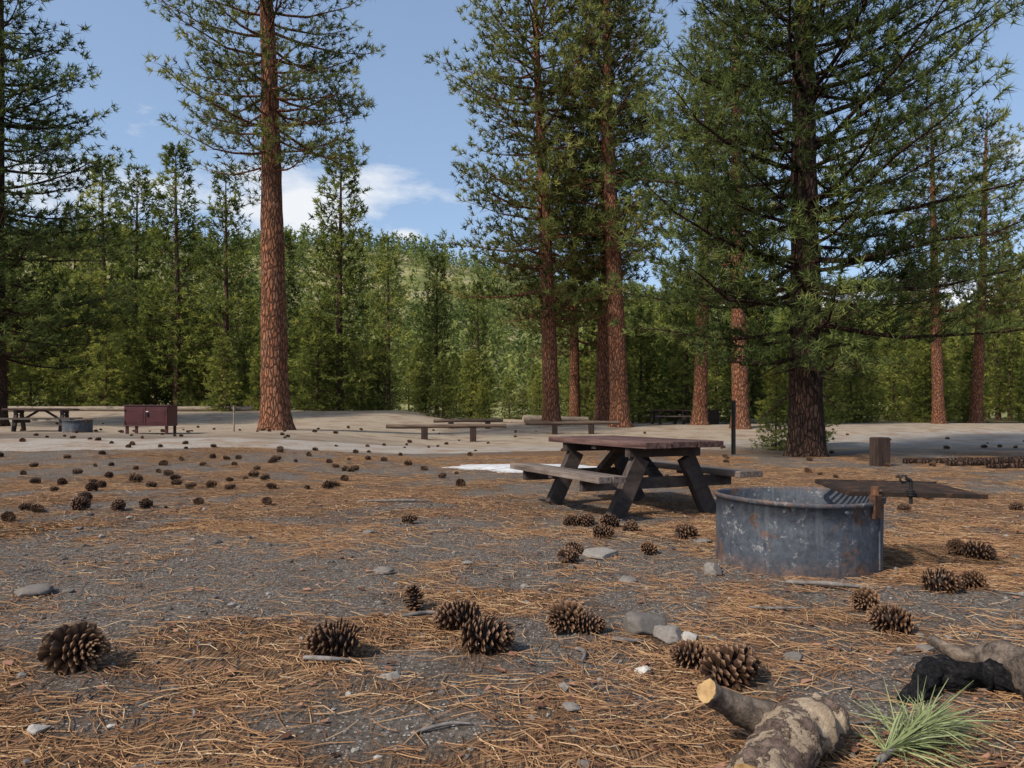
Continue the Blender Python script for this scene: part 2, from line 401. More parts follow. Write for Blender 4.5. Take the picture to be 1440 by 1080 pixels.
# ---------------------------------------------------------------- hill
hx = np.linspace(-520, 520, 140); hy = np.linspace(125, 560, 80)
def hillz(x, y):
    zr = np.interp(x, [-500, -150, -80, 0, 60, 500], [90, 90, 86, 71, 55, 36]) + 16 * (fbm(x * .012, y * .006, 31) - .5)
    return zr * ss(110, 385, y) - .1 * np.clip(y - 400, 0, 999) + 8 * (fbm(x * .04, y * .04, 33) - .5) * ss(130, 200, y) - .5
HX, HY = np.meshgrid(hx, hy)
V = np.stack([HX, HY, hillz(HX, HY)], -1).reshape(-1, 3)
I = (np.arange(79)[:, None] * 140 + np.arange(139)[None]).ravel()
F = np.stack([I, I + 1, I + 141, I + 140], 1)
b = NB('hillside'); co = b.coord('Object')
HILL = b.done(b.pbr(b.ramp(b.noise(co, .05, 6, .6), [(.38, (.12, .13, .05)), (.52, (.24, .23, .10)), (.66, (.36, .30, .19))]), 1., spec=.05))
hp = build('hill', [(V, F, 0, .5, True)], [HILL])
rng = np.random.RandomState(3)
N = 8500; hyy = rng.uniform(145, 415, N); hxx = hyy * rng.uniform(-.75, .8, N)
keep = fbm(hxx * .03, hyy * .03, 41) > rng.uniform(.28, .57, N); hxx = hxx[keep]; hyy = hyy[keep]; N = len(hxx)
hh = rng.uniform(5, 12, N); hz = hillz(hxx, hyy); K = 50
t = rng.uniform(0, 1, (N, K)) ** 1.3; a = rng.uniform(0, 6.28, (N, K)); r = (1 - t) * hh[:, None] * .22 * rng.uniform(.5, 1.1, (N, K)) + .1
c = np.stack([hxx[:, None] + r * np.cos(a), hyy[:, None] + r * np.sin(a), hz[:, None] + (.08 + .92 * t) * hh[:, None]], -1).reshape(-1, 3)
o = rng.normal(size=(N * K, 3, 3)) * .45 * np.repeat(hh / 10, K)[:, None, None]
V = (c[:, None] + o).reshape(-1, 3)
tint = np.repeat(np.clip(.45 + (fbm(hxx * .02, hyy * .02, 44) - .5) * 1.8 + rng.normal(0, .22, N), 0, 1), K * 3)
build('hillside_pine_forest', [(V, np.arange(N * K * 3).reshape(-1, 3), 0, tint, False)], [F_HILL])

# snowy mountain, far right
mx = np.linspace(100, 1500, 90); my = np.linspace(1300, 2100, 40); MX, MY = np.meshgrid(mx, my)
MZ = (300 + 260 * (fbm(MX * .004, MY * .004, 61, 6) - .5)) * ss(1300, 1650, MY) * ss(100, 500, MX) * (1 - .4 * ss(1700, 2100, MY))
I = (np.arange(39)[:, None] * 90 + np.arange(89)[None]).ravel()
b = NB('mountain_snow_rock'); co = b.coord('Object')
MM = b.done(b.pbr(b.ramp(b.noise(co, .012, 8, .7), [(.45, (.22, .25, .30)), (.55, (.7, .73, .78))]), .9))
build('snowy_mountain', [(np.stack([MX, MY, MZ], -1).reshape(-1, 3), np.stack([I, I + 1, I + 91, I + 90], 1), 0, .5, True)], [MM])

# ---------------------------------------------------------------- pine needle litter
b = NB('dry_needles')
NEED = b.done(b.n('ShaderNodeBsdfDiffuse', {'Color': b.ramp(b.attr(), [(0, (.07, .038, .023)), (.45, (.21, .11, .057)), (.8, (.39, .235, .12)), (1, (.48, .35, .21))])}).outputs[0])
def needles(name, n, y0, y1, wid, lmin, lmax, seed):
    rng = np.random.RandomState(seed)
    y = np.sqrt(rng.uniform(y0 ** 2, y1 ** 2, n)); x = y * rng.uniform(-1.0, 1.0, n)
    m = m_litter(x, y); cl = fbm(x * 2.2, y * 2.2, 71, 3)
    k = rng.rand(n) < np.clip(m * 1.0 + (cl - .47) * 2.2 - .03, .10, 1)
    x = x[k]; y = y[k]; n = len(x)
    a = rng.uniform(0, math.pi, n) + vnoise(x * 1.2, y * 1.2, 77) * 2; L = rng.uniform(lmin, lmax, n); cv = rng.normal(0, .35, n)
    S = []
    lift = rng.uniform(.002, .016, (3, n)); w = wid * rng.uniform(.7, 1.2, n)
    for i, s in enumerate((-.5, 0, .5)):
        aa = a + cv * s
        px = x + np.cos(aa) * L * s; py = y + np.sin(aa) * L * s
        nxp = -np.sin(aa) * w * .5; nyp = np.cos(aa) * w * .5
        z = gh(px, py) + lift[i]
        S.append(np.stack([px + nxp, py + nyp, z], -1)); S.append(np.stack([px - nxp, py - nyp, z + .0015], -1))
    V = np.stack(S, 1).reshape(-1, 3); b6 = np.arange(n)[:, None] * 6
    F = np.concatenate([b6 + np.array([[0, 1, 3, 2]]), b6 + np.array([[2, 3, 5, 4]])])
    t = np.repeat(np.clip(rng.normal(.5, .22, n), 0, 1), 6)
    return build(name, [(V, F, 0, t, False)], [NEED])
needles('pine_needle_litter', 56000, 1.4, 6.5, .0026, .08, .17, 1)
needles('pine_needle_litter', 66000, 6., 17, .005, .1, .2, 2)

# pebbles
def ico():
    import bmesh
    bm = bmesh.new(); bmesh.ops.create_icosphere(bm, subdivisions=1, radius=1)
    v = np.array([q.co[:] for q in bm.verts]); f = np.array([[w.index for w in q.verts] for q in bm.faces]); bm.free(); return v, f
iv, if_ = ico()
b = NB('pebble_stone'); co = b.coord('Object')
STONE = b.done(b.pbr(b.mix(b.mr(b.noise(co, 60, 4, .7), .35, .7, 0, .5), b.ramp(b.attr(), [(0, (.055, .049, .045)), (.5, (.17, .148, .13)), (.85, (.33, .295, .26)), (1, (.52, .48, .43))]), (.065, .055, .045)), .9, b.bump(b.noise(co, 80, 3), .5, .004), spec=.2))
rng = np.random.RandomState(9)
n = 9000; y = np.sqrt(rng.uniform(1.4 ** 2, 8 ** 2, n)); x = y * rng.uniform(-1, 1, n)
s = np.clip(rng.lognormal(-5.1, .55, n), .003, .035)
jit = 1 + .35 * (rng.rand(n, len(iv), 1) - .5)
ax = rng.uniform(.6, 1.3, (n, 1, 3)) * np.array([1, 1, .6]); an = rng.uniform(0, 6.28, n)
Pv = iv[None] * jit * ax * s[:, None, None]
ca, sa = np.cos(an)[:, None], np.sin(an)[:, None]
Pv = np.stack([Pv[..., 0] * ca - Pv[..., 1] * sa, Pv[..., 0] * sa + Pv[..., 1] * ca, Pv[..., 2]], -1)
Pv += np.stack([x, y, gh(x, y) + s * .2], -1)[:, None]
F = (if_[None] + (np.arange(n) * len(iv))[:, None, None]).reshape(-1, 3)
build('gravel_pebbles', [(Pv.reshape(-1, 3), F, 0, np.repeat(rng.beta(1.5, 1.9, n), len(iv)), False)], [STONE])

# bark flakes / dead leaf litter
b = NB('bark_flakes')
FLK = b.done(b.n('ShaderNodeBsdfDiffuse', {'Color': b.ramp(b.attr(), [(0, (.06, .03, .022)), (.5, (.18, .09, .06)), (1, (.34, .18, .12))])}).outputs[0])
n = 4600; y = np.sqrt(rng.uniform(1.4 ** 2, 9 ** 2, n)); x = y * rng.uniform(-1, 1, n)
k = rng.rand(n) < .3 + m_litter(x, y); x = x[k]; y = y[k]; n = len(x)
s = rng.uniform(.006, .024, n); a = rng.uniform(0, 6.28, n)
Q = []
for j in range(5):
    aj = a + j * 1.257; rj = s * rng.uniform(.6, 1.3, n)
    px = x + np.cos(aj) * rj; py = y + np.sin(aj) * rj * .7
    Q.append(np.stack([px, py, gh(px, py) + .006 + rng.uniform(0, .014, n)], -1))
build('bark_flake_litter', [(np.stack(Q, 1).reshape(-1, 3), np.arange(n * 5).reshape(-1, 5), 0, np.repeat(rng.rand(n), 5), False)], [FLK])

# ---------------------------------------------------------------- pine cones
b = NB('pine_cone_scales'); co = b.coord('Object')
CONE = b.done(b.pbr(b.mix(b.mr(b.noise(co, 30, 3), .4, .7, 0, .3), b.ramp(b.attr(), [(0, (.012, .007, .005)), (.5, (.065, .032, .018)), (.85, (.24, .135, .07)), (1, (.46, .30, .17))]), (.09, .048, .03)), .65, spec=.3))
def cone_mesh(seed, ns=125, openn=1., fat=1., bendc=.0):
    rng = np.random.RandomState(seed); V = []; F3 = []; T = []
    zc = np.linspace(0, .9, 12)
    parts = tube(np.stack([zc - .45, zc * 0, zc * 0], -1), .14 * np.sin(np.clip(.25 + zc * 3, 0, 3.0)) + .03, 8, tint=.05)
    for i in range(ns):
        t = (i + .5) / ns; th = i * 2.39996 + rng.uniform(-.1, .1)
        xa = -.42 + .84 * t ** .95
        e = np.array([0, math.cos(th), math.sin(th)]); a = np.array([1., 0, 0]); g = np.cross(a, e)
        prof = math.sin(min(math.pi * (.13 + .83 * t ** .85), 3.1)) ** .75
        l = (.31 * openn) * prof * rng.uniform(.82, 1.1) * fat; w = (.06 + .028 * prof) * (1.05 - .4 * t)
        ph = -.45 + 1.6 * t ** 1.1 + rng.uniform(-.16, .16)
        d = math.cos(ph) * e + math.sin(ph) * a; nn = -math.sin(ph) * e + math.cos(ph) * a
        bs = a * xa + e * .04 + np.array([0, bendc * xa * xa, 0]); p = bs + d * l; th_ = .028
        k = len(V)
        V += [bs - g * w * .35, bs + g * w * .35, p - g * w + nn * 0, p + g * w, p + d * .03 + nn * th_ , p + d * .015 - nn * th_, p + d * .06 + nn * .02]
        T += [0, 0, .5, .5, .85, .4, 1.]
        F3 += [[k, k + 1, k + 4], [k, k + 4, k + 2], [k + 1, k + 3, k + 4], [k, k + 2, k + 5], [k, k + 5, k + 1], [k + 1, k + 5, k + 3],
               [k + 2, k + 4, k + 6], [k + 4, k + 3, k + 6], [k + 2, k + 6, k + 5], [k + 5, k + 6, k + 3]]
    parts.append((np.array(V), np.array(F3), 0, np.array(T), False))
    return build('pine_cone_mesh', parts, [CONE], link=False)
cones = [cone_mesh(1, 120), cone_mesh(2, 140, 1.12, 1., .15), cone_mesh(3, 105, .9, .9, -.1), cone_mesh(4, 115, 1.15, 1.1)]
cl = [(-1.711, 2.725, .24), (-.741, 2.882, .187), (-.258, 3.226, .2), (-.099, 2.907, .2), (-.511, 3.65, .12), (.242, 3.226, .175), (.357, 3.185, .13),
      (.704, 2.762, .175), (.823, 2.597, .2), (1.767, 3.52, .16), (1.72, 3.185, .17), (2.4, 3.92, .176), (2.587, 3.97, .14), (3.16, 5, .16), (3.21, 4.83, .18),
      (.99, 5.13, .155), (1.425, 5.75, .16), (.386, 4.83, .155), (.453, 5.15, .135), (.747, 5.75, .16), (.868, 6.29, .17), (1.018, 6.06, .13), (.529, 6.37, .14),
      (.669, 6.37, .15), (-.942, 6.49, .143), (-2.66, 7.69, .14), (-.706, 9.8, .14), (-4.57, 7.46, .2), (-4.07, 7.3, .16), (-3.9, 7.52, .14), (-4.96, 8.2, .16),
      (-4.75, 6.67, .13), (-5.09, 7.4, .12), (-4.89, 7.3, .12), (-5.58, 9.6, .14), (-4.99, 9.8, .13), (-4.78, 10.1, .13), (-4.32, 9.52, .14), (-4.13, 9.7, .14),
      (-3.79, 9.52, .14), (-5.58, 10.5, .17), (-5.41, 9.1, .14), (-3.43, 7.75, .12), (-6.38, 11.2, .13), (-3.75, 10.75, .13), (-2.8, 12.65, .14), (-1.56, 12.65, .14),
      (-1.09, 11.1, .13), (4.05, 7.3, .12), (5.27, 7.4, .12), (4.93, 8.4, .12), (5.09, 12.2, .15)]
rd = random.Random(21)
def put_cone(x, y, s, i, parent=None, up=False):
    m = cones[rd.randrange(4)]
    o = obj('pine_cone', m, parent, (x, y + s * .3, g1(x, y) + s * (.5 if up else .30)), (rd.uniform(0, 6), (-1.3 if up else rd.uniform(-.3, .15)), rd.uniform(-1.0, 1.0) + (math.pi if rd.random() < .5 else 0)), s)
for i, (x, y, s) in enumerate(cl): put_cone(x, y, s * 1.05, i, up=(i == 4))
sc_ = obj('scattered_pine_cones', None)
for i in range(190):
    if i < 45: x = rd.uniform(-9, -2); y = rd.uniform(9, 17)
    elif i < 90: x = rd.uniform(-14, -2); y = rd.uniform(13, 24)
    else: y = rd.uniform(11, 32); x = y * rd.uniform(-.8, .75)
    if abs(x - .5) < 2 and 12 < y < 14.5: continue
    o_s = rd.uniform(.08, .16)
    put_cone(x, y, o_s, i, sc_)

# ---------------------------------------------------------------- picnic table
def wood(name, a, b_, crack, scale):
    b = NB(name); v = b.coord('Object', scale)
    g = b.noise(v, 9, 7, .65, .3); w = b.noise(b.coord('Object'), 3, 4, .6)
    c = b.ramp(g, [(.32, crack), (.45, a), (.68, b_)])
    c = b.mix(b.mr(w, .42, .66, 0, .55), c, tuple(q * .45 for q in a))
    t = b.attr(); c = b.mix(1., c, b.ramp(t, [(0, .55), (.5, 1.), (1, 1.5)]), 'MULTIPLY')
    return b.done(b.pbr(c, .8, b.bump(g, .6, .006), spec=.25))
W_TOP = wood('weathered_red_wood', (.08, .040, .034), (.17, .11, .09), (.02, .011, .01), (.12, 3, 3))
W_BEN = wood('weathered_gray_wood', (.13, .098, .08), (.26, .21, .175), (.04, .028, .024), (.12, 3, 3))
W_FRM = wood('dark_stained_wood', (.042, .031, .027), (.10, .074, .062), (.014, .010, .009), (3, .35, .5))
def picnic_table():
    P = []
    for i, yy in enumerate((-.305, 0, .305)):
        P.append(box((rd.uniform(-.01, .01), yy, .725 + rd.uniform(-.003, .003)), (2.0, .292, .06), None, 0, .35 + .2 * i))
    for s in (-1, 1):
        for k in (-1, 1):
            P.append(box((.006 * k, s * .80 + k * .072, .42), (2.0, .138, .06), None, 1, .5 + .15 * k))
        x = s * .65
        P.append(box((x + .075, 0, .335), (.06, 1.78, .11), None, 2, .9))
        P.append(box((x, 0, .645), (.088, .84, .096), None, 2, .5))
        for k in (-1, 1):
            a = math.atan2(.30, .60)
            P.append(box((x, k * .42, .295), (.09, .17, .66), rotx(k * a), 2, .6))
        a = math.atan2(.5, .34)
        P.append(box((x - s * .30, 0, .51), (.06, .12, .56), roty(-s * a), 2, .5))
        for k in (-1, 1):
            for zz in (.32, .35):
                P += tube([(x + .1, k * (.40 - (zz - .32)) , zz), (x + .115, k * (.40 - (zz - .32)), zz)], [.012, .012], 8, mat=2, tint=1., caps=2)
    P.append(box((0, 0, .672), (.09, .84, .045), None, 2, .5))
    P.append(box((0, .8, .375), (.09, .26, .03), None, 2, .5)); P.append(box((0, -.8, .375), (.09, .26, .03), None, 2, .5))
    return build('picnic_table_mesh', P, [W_TOP, W_BEN, W_FRM], link=False)
ptm = picnic_table()
def bev(o, w=.006, seg=2):
    m = o.modifiers.new('bevel', 'BEVEL'); m.width = w; m.segments = seg; m.limit_method = 'ANGLE'
u = math.atan2(.917, -.4)
o = obj('picnic_table', ptm, None, (1.24, 7.64, g1(1.24, 7.64)), (0, 0, u)); bev(o, .008)
o = obj('picnic_table', ptm, None, (-15.6, 23.6, g1(-15.6, 23.6)), (0, 0, .35))
o = obj('picnic_table', ptm, None, (8.1, 37, g1(8.1, 37)), (0, 0, .2))

# ---------------------------------------------------------------- fire ring
b = NB('fire_ring_steel'); co = b.coord('Object')
n1 = b.noise(co, 5, 6, .7); n2 = b.noise(co, 22, 6, .7); z = b.n('ShaderNodeSeparateXYZ', {0: co}).outputs[2]
c = b.ramp(n2, [(.3, (.034, .040, .050)), (.7, (.092, .104, .125))])
c = b.mix(b.mr(b.noise(b.coord('Object', (6, 6, .8)), 4, 4, .6), .52, .70, 0, .5), c, (.16, .168, .18))
rust = b.math('ADD', b.mr(n1, .57, .65), b.math('MULTIPLY', b.mr(z, .12, 0.), b.mr(n2, .33, .58)), True)
rust = b.math('ADD', rust, b.math('MULTIPLY', b.mr(z, .43, .475), b.mr(n2, .40, .6)), True)
c = b.mix(b.math('MULTIPLY', rust, .8), c, b.ramp(n2, [(.35, (.045, .025, .018)), (.6, (.18, .085, .042))]))
c = b.mix(b.mr(b.noise(b.coord('Object', (1, 1, 1)), 9, 6, .85), .58, .64, 0, .7), c, (.34, .335, .33))
STEEL = b.done(b.pbr(c, .65, b.bump(n2, .4, .006), metal=.1, spec=.3))
b = NB('rusty_iron'); co = b.coord('Object'); n2 = b.noise(co, 18, 6, .7)
RUST = b.done(b.pbr(b.ramp(n2, [(.3, (.03, .017, .012)), (.5, (.10, .048, .027)), (.7, (.24, .11, .05))]), .85, b.bump(n2, .4, .004), metal=.1))
b = NB('sooty_grate_iron'); co = b.coord('Object'); n2 = b.noise(co, 9, 5, .7)
GRATE = b.done(b.pbr(b.ramp(n2, [(.35, (.012, .010, .009)), (.55, (.035, .020, .014)), (.72, (.12, .055, .03))]), .8, metal=.1))
b = NB('black_iron'); BLK = b.done(b.pbr(b.ramp(b.noise(b.coord('Object'), 20), [(.3, (.010, .010, .011)), (.7, (.03, .028, .027))]), .6, metal=.3))
b = NB('ash'); ASH = b.done(b.pbr(b.ramp(b.noise(b.coord('Object'), 12, 6, .7), [(.3, (.02, .02, .02)), (.7, (.2, .19, .18))]), 1.))
def ring_parts(R, Hh):
    sg = 72; th = np.arange(sg) / sg * 2 * math.pi
    prof = [(R, -.03), (R, .02), (R, Hh * .33), (R, Hh * .66), (R, Hh - .03), (R + .012, Hh - .028), (R + .014, Hh - .004), (R + .01, Hh), (R - .006, Hh), (R - .01, Hh - .01), (R - .012, Hh * .5), (R - .012, .0)]
    V = np.array([[(r + .004 * math.sin(3 * t + z * 4)) * math.cos(t), (r + .004 * math.sin(3 * t + z * 4)) * math.sin(t), z + .008 * math.sin(2 * t + 1) * (z > Hh * .8)] for r, z in prof for t in th])
    I = (np.arange(len(prof) - 1)[:, None] * sg + np.arange(sg)[None]); J = (np.arange(len(prof) - 1)[:, None] * sg + (np.arange(sg)[None] + 1) % sg)
    P = [(V, np.stack([I, J, J + sg, I + sg], -1).reshape(-1, 4), 0, .5, True)]
    dv = np.array([[R * .97 * math.cos(t), R * .97 * math.sin(t), .06] for t in th] + [[0, 0, .1]])
    P.append((dv, np.array([[k, (k + 1) % sg, sg] for k in range(sg)]), 1, .5, True))
    return P
def bar(a, b_, r=.008, mat=0, segs=6): return tube([a, b_], [r, r], segs, mat=mat, caps=mat)
FX, FY, FR, FH = 1.936, 4.84, .527, .47
root = obj('fire_ring', None, None, (FX, FY, g1(FX, FY)))
build('steel_ring', ring_parts(FR, FH), [STEEL, ASH], parent=root)
hp_ = []
for a in np.arange(0, 6.28, .7):
    d = np.array([math.cos(a), math.sin(a), 0])
    hp_ += tube([d * (FR - .001) + [0, 0, FH - .06], d * (FR + .009) + [0, 0, FH - .06]], [.011, .009], 8, mat=0, caps=0)
hp_.append(box((FR * math.cos(-.75), FR * math.sin(-.75), FH * .5 - .02), (.012, .05, FH - .1), rotz(-.75), 0))
build('bolts_and_seam', hp_, [STEEL], parent=root)
g = []
x0, x1, y0, y1 = .24, 1.04, -.32, .30
for yy in np.linspace(y0, y1, 19): g += bar((x0, yy, 0), (x1, yy, 0), .0075)
for xx in (x0, x0 + .4, x1): g.append(box((xx, (y0 + y1) / 2, -.010), (.03, y1 - y0 + .03, .016)))
for yy in (y0 - .008, y1 + .008): g.append(box(((x0 + x1) / 2, yy, -.002), (x1 - x0 + .03, .012, .028)))
gz = FH + .055
swing = build('swing_grate', g, [GRATE], parent=root); swing.location = (0, 0, gz); swing.rotation_euler = (math.radians(1.8), math.radians(.8), math.radians(-5))
pp = []
pp.append(box((.33, -.41, FH - .035), (.085, .04, .15), rotz(.6), 0)); pp.append(box((.345, -.385, FH - .05), (.13, .012, .09), rotz(.6), 0))
pp += bar((.33, -.40, FH - .02), (.33, -.40, gz + .035), .026)
pp += bar((.33, -.40, gz - .008), (.42, -.30, gz - .008), .014)
o = build('pivot_bracket', pp, [RUST], parent=root); bev(o, .004)
hx_ = .56
hd = bar((hx_, -.39, gz - .075), (hx_, -.39, gz + .07), .012) + bar((hx_, -.39, gz + .07), (hx_ - .03, -.39, gz + .085), .012)
hd += tube([(hx_ + .022 * math.cos(t), -.39 + .022 * math.sin(t), gz - .03 + t * .0016) for t in np.linspace(0, 25, 80)], [.004] * 80, 5)
hd += tube([(hx_ - .045 + .022 * math.cos(t), -.39, gz + .08 + .022 * math.sin(t)) for t in np.linspace(0, 6.28, 16)], [.007] * 16, 6)
hd += bar((hx_, -.39, gz - .012), (hx_, -.33, gz - .012), .009)
build('grate_handle', hd, [BLK], parent=root)
root2 = obj('fire_ring', None, None, (-13.75, 22.5, g1(-13.75, 22.5)))
build('steel_ring', ring_parts(.42, .4), [STEEL, ASH], parent=root2)
build('swing_grate', [box((.2, 0, .43), (.55, .4, .015))] + bar((.4, -.2, .3), (.4, -.2, .44), .02), [RUST], parent=root2)

# ---------------------------------------------------------------- bear-proof food locker
b = NB('locker_paint'); co = b.coord('Object'); n_ = b.noise(co, 6, 5, .65)
LOCK = b.done(b.pbr(b.ramp(n_, [(.3, (.050, .010, .011)), (.7, (.085, .018, .018))]), .5, spec=.4))
b = NB('white_label'); LAB = b.done(b.pbr(b.ramp(b.noise(b.coord('Object'), 30), [(.4, (.5, .5, .48)), (.6, (.65, .64, .6))]), .6))
root = obj('food_storage_locker', None, None, (-10.75, 21.2, g1(-10.75, 21.2)), (0, 0, .12))
P = [box((0, 0, .53), (1.22, .8, .60)), box((0, 0, .84), (1.27, .85, .025)), box((0, -.41, .245), (1.24, .03, .03))]
o = build('cabinet', P, [LOCK], parent=root); bev(o, .01)
P = [box((s * .3, -.412, .53), (.585, .022, .52)) for s in (-1, 1)] + [box((s * .3, -.427, .53), (.46, .008, .40)) for s in (-1, 1)]
P += [box((s * .585, -.43, zz), (.03, .03, .08)) for s in (-1, 1) for zz in (.35, .70)]
o = build('doors', P, [LOCK], parent=root); bev(o, .005)
build('latch_and_label', [box((.04, -.436, .66), (.07, .012, .03), None, 0), box((.04, -.446, .58), (.05, .03, .12), None, 1)], [LAB, BLK], parent=root)
P = [box((sx * .55, sy * .34, .10), (.07, .07, .28)) for sx in (-1, 1) for sy in (-1, 1)]
build('legs', P, [LOCK], parent=root)

# ---------------------------------------------------------------- log rails, posts, logs
b = NB('log_wood_gray'); v = b.coord('Object', (.3, 3, 3)); g_ = b.noise(v, 7, 6, .65)
LOGW = b.done(b.pbr(b.ramp(g_, [(.3, (.12, .09, .065)), (.7, (.38, .31, .24))]), .9, b.bump(g_, .5, .01), spec=.15))
b = NB('post_wood'); v = b.coord('Object', (3, 3, .3)); g_ = b.noise(v, 7, 6, .65)
POST = b.done(b.pbr(b.ramp(g_, [(.3, (.022, .014, .012)), (.7, (.07, .046, .036))]), .9, b.bump(g_, .5, .01), spec=.15))
b = NB('rail_timber'); v = b.coord('Object', (.3, 3, 3)); g_ = b.noise(v, 7, 6, .65)
RAILW = b.done(b.pbr(b.ramp(g_, [(.3, (.055, .035, .026)), (.7, (.17, .12, .09))]), .9, b.bump(g_, .5, .01), spec=.15))
def rail(x, y, L, h, posts, rz=0.):
    r = obj('log_barrier_rail', None, None, (x, y, g1(x, y)), (0, 0, rz))
    xs_ = np.linspace(-L / 2, L / 2, 14)
    build('rail', tube(np.stack([xs_, xs_ * 0, h - .08 + .015 * np.sin(xs_)], -1), .075 + .008 * np.sin(xs_ * 3), 12, .05, mat=0, caps=1), [RAILW, LOGW], parent=r)
    for i, p in enumerate(posts):
        build('post_%d' % (i + 1), [box((p, 0, (h - .14) / 2 - .1), (.22, .2, h + .05))], [POST], parent=r)
rail(-2.4, 26, 4.4, .62, (-.8, .98))
rail(2.55, 30, 4.0, .55, (-.75, .8), .05)
rail(-2.0, 32.5, 3.2, .45, (-.8, .9), -.1)
def log(name, a, b_, r0, r1, mat, end, amp=.08, segs=16, n=16, bend=.0, seed=0, zoff=0.):
    a = np.array(a, float); b_ = np.array(b_, float); t = np.linspace(0, 1, n)
    P = a[None] * (1 - t[:, None]) + b_[None] * t[:, None]
    P[:, 2] += bend * np.sin(t * math.pi)
    return build(name, tube(P, r0 + (r1 - r0) * t, segs, amp, 2.5, seed, 0, .5, caps=1), [mat, end])
b = NB('cut_wood_end'); co = b.coord('Object'); n_ = b.noise(co, 25, 5, .7)
CUT = b.done(b.pbr(b.ramp(n_, [(.3, (.20, .11, .045)), (.6, (.42, .27, .12))]), .8, b.bump(n_, .4, .004)))
def glog(name, x0, y0, x1, y1, r0, r1, mat, seed, lift=0., bend=0., end=None):
    return log(name, (x0, y0, g1(x0, y0) + r0 * .8 + lift), (x1, y1, g1(x1, y1) + r1 * .8 + lift), r0, r1, mat, end or LOGW, amp=.16, seed=seed, bend=bend)
glog('fallen_log', -32, 41, -15.5, 42.5, .17, .14, LOGW, 1, .05)
glog('fallen_log', .6, 38.5, 4.2, 39.5, .2, .16, LOGW, 3, .1)
glog('fallen_log', -.5, 40.5, 2.2, 39.5, .12, .1, LOGW, 4)
glog('fallen_log', 13.5, 41, 19, 42, .16, .13, LOGW, 5)
glog('fallen_log', 8.1, 14.7, 10.4, 14.4, .06, .09, BARK_D, 6, -.01, 0., BARK_D)
glog('fallen_log', 8.5, 13.9, 12.2, 14.1, .06, .13, BARK_D, 7, -.01, .04, BARK_D)
glog('fallen_log', 8.9, 13.3, 12.8, 13.0, .05, .12, BARK_D, 8, -.01, .02, BARK_D)
o = build('wooden_post', [box((0, 0, .24), (.28, .24, .62), None, 0), box((0, 0, .553), (.25, .21, .012), None, 0)], [POST]); o.location = (7.19, 13.9, 0); o.rotation_euler = (0, 0, .2); bev(o, .015)
o = build('metal_post', [box((0, 0, .6), (.10, .012, 1.55)), box((-.045, -.02, .6), (.01, .04, 1.55)), box((.045, -.02, .6), (.01, .04, 1.55))] + [box((0, -.008, zz), (.02, .006, .03)) for zz in np.arange(.3, 1.3, .12)], [BLK]); o.location = (5.6, 18, g1(5.6, 18))
o = build('thin_stake', tube([(0, 0, -.1), (.01, 0, .4), (0, 0, .85)], [.03, .028, .024], 8, .1, caps=0), [LOGW]); o.location = (-9.0, 23, g1(-9, 23))
o = build('trash_bin', [box((0, 0, .35), (.7, .7, .8)), box((0, -.01, .78), (.76, .76, .08))], [POST]); o.location = (11.2, 40, g1(11.2, 40))

# ---------------------------------------------------------------- foreground wood, stones, sprig
b = NB('firewood_bark'); co = b.coord('Object', (1, 1, 1)); n_ = b.noise(co, 30, 7, .75); v_ = b.noise(co, 13, 6, .7)
FWB = b.done(b.pbr(b.mix(b.mr(v_, .45, .55), b.ramp(n_, [(.35, (.06, .038, .03)), (.65, (.27, .19, .15))]), b.ramp(n_, [(.3, (.24, .165, .11)), (.7, (.55, .43, .30))])), .9, b.bump(b.math('ADD', n_, b.mr(v_, .46, .51, 1.2, 0)), 1., .02), spec=.12))
b = NB('charred_wood'); co = b.coord('Object'); n_ = b.noise(co, 34, 7, .8)
CHAR = b.done(b.pbr(b.ramp(n_, [(.38, (.006, .006, .007)), (.58, (.03, .028, .029)), (.75, (.13, .12, .12))]), .95, b.bump(n_, 1., .03), spec=.1))
b = NB('gray_driftwood'); co = b.coord('Object'); n_ = b.noise(co, 30, 7, .75); v_ = b.noise(co, 9, 5, .7)
GRW = b.done(b.pbr(b.mix(b.mr(v_, .45, .6), b.ramp(n_, [(.35, (.04, .030, .026)), (.65, (.17, .135, .11))]), b.ramp(n_, [(.3, (.13, .09, .065)), (.7, (.34, .27, .21))])), .9, b.bump(n_, 1., .02), spec=.1))
def curvelog(name, P, R, mat, end, seed, amp=.12, segs=32, sub=12, lf=7.):
    P = np.array(P, float); R = np.array(R, float); k = len(P); t = np.linspace(0, k - 1, (k - 1) * sub + 1)
    Q = np.stack([np.interp(t, range(k), P[:, i]) for i in range(3)], -1); RR = np.interp(t, range(k), R)
    for _ in range(6):
        Q[1:-1] = (Q[:-2] + Q[1:-1] * 2 + Q[2:]) / 4
    RR = RR * (1 + .12 * (vnoise(t * 1.7, t * 0 + 2, seed) - .5) * 2)
    return build(name, tube(Q, RR, segs, amp, 2.2, seed, 0, .5, caps=1, lf=lf), [mat, end])
fk = obj('forked_log', None)
o = curvelog('sawn_stub', [(.575, 2.10, .185), (.635, 2.135, .14), (.70, 2.17, .095), (.78, 2.17, .065), (.86, 2.12, .06)], [.036, .040, .044, .05, .05], GRW, CUT, 3, .10); o.parent = fk
o = curvelog('main_log', [(.62, 1.84, .03), (.70, 1.93, .055), (.78, 2.02, .07), (.86, 2.10, .075), (.93, 2.15, .065), (.975, 2.175, .06)], [.07, .078, .085, .088, .08, .066], FWB, CUT, 5, .14); o.parent = fk
curvelog('charred_log', [(1.33, 2.43, .015), (1.42, 2.47, .045), (1.50, 2.55, .08), (1.61, 2.52, .085), (1.70, 2.56, .06), (1.86, 2.46, .05)], [.018, .030, .045, .040, .05, .036], CHAR, CHAR, 7, .30, 40, 12, 9.)
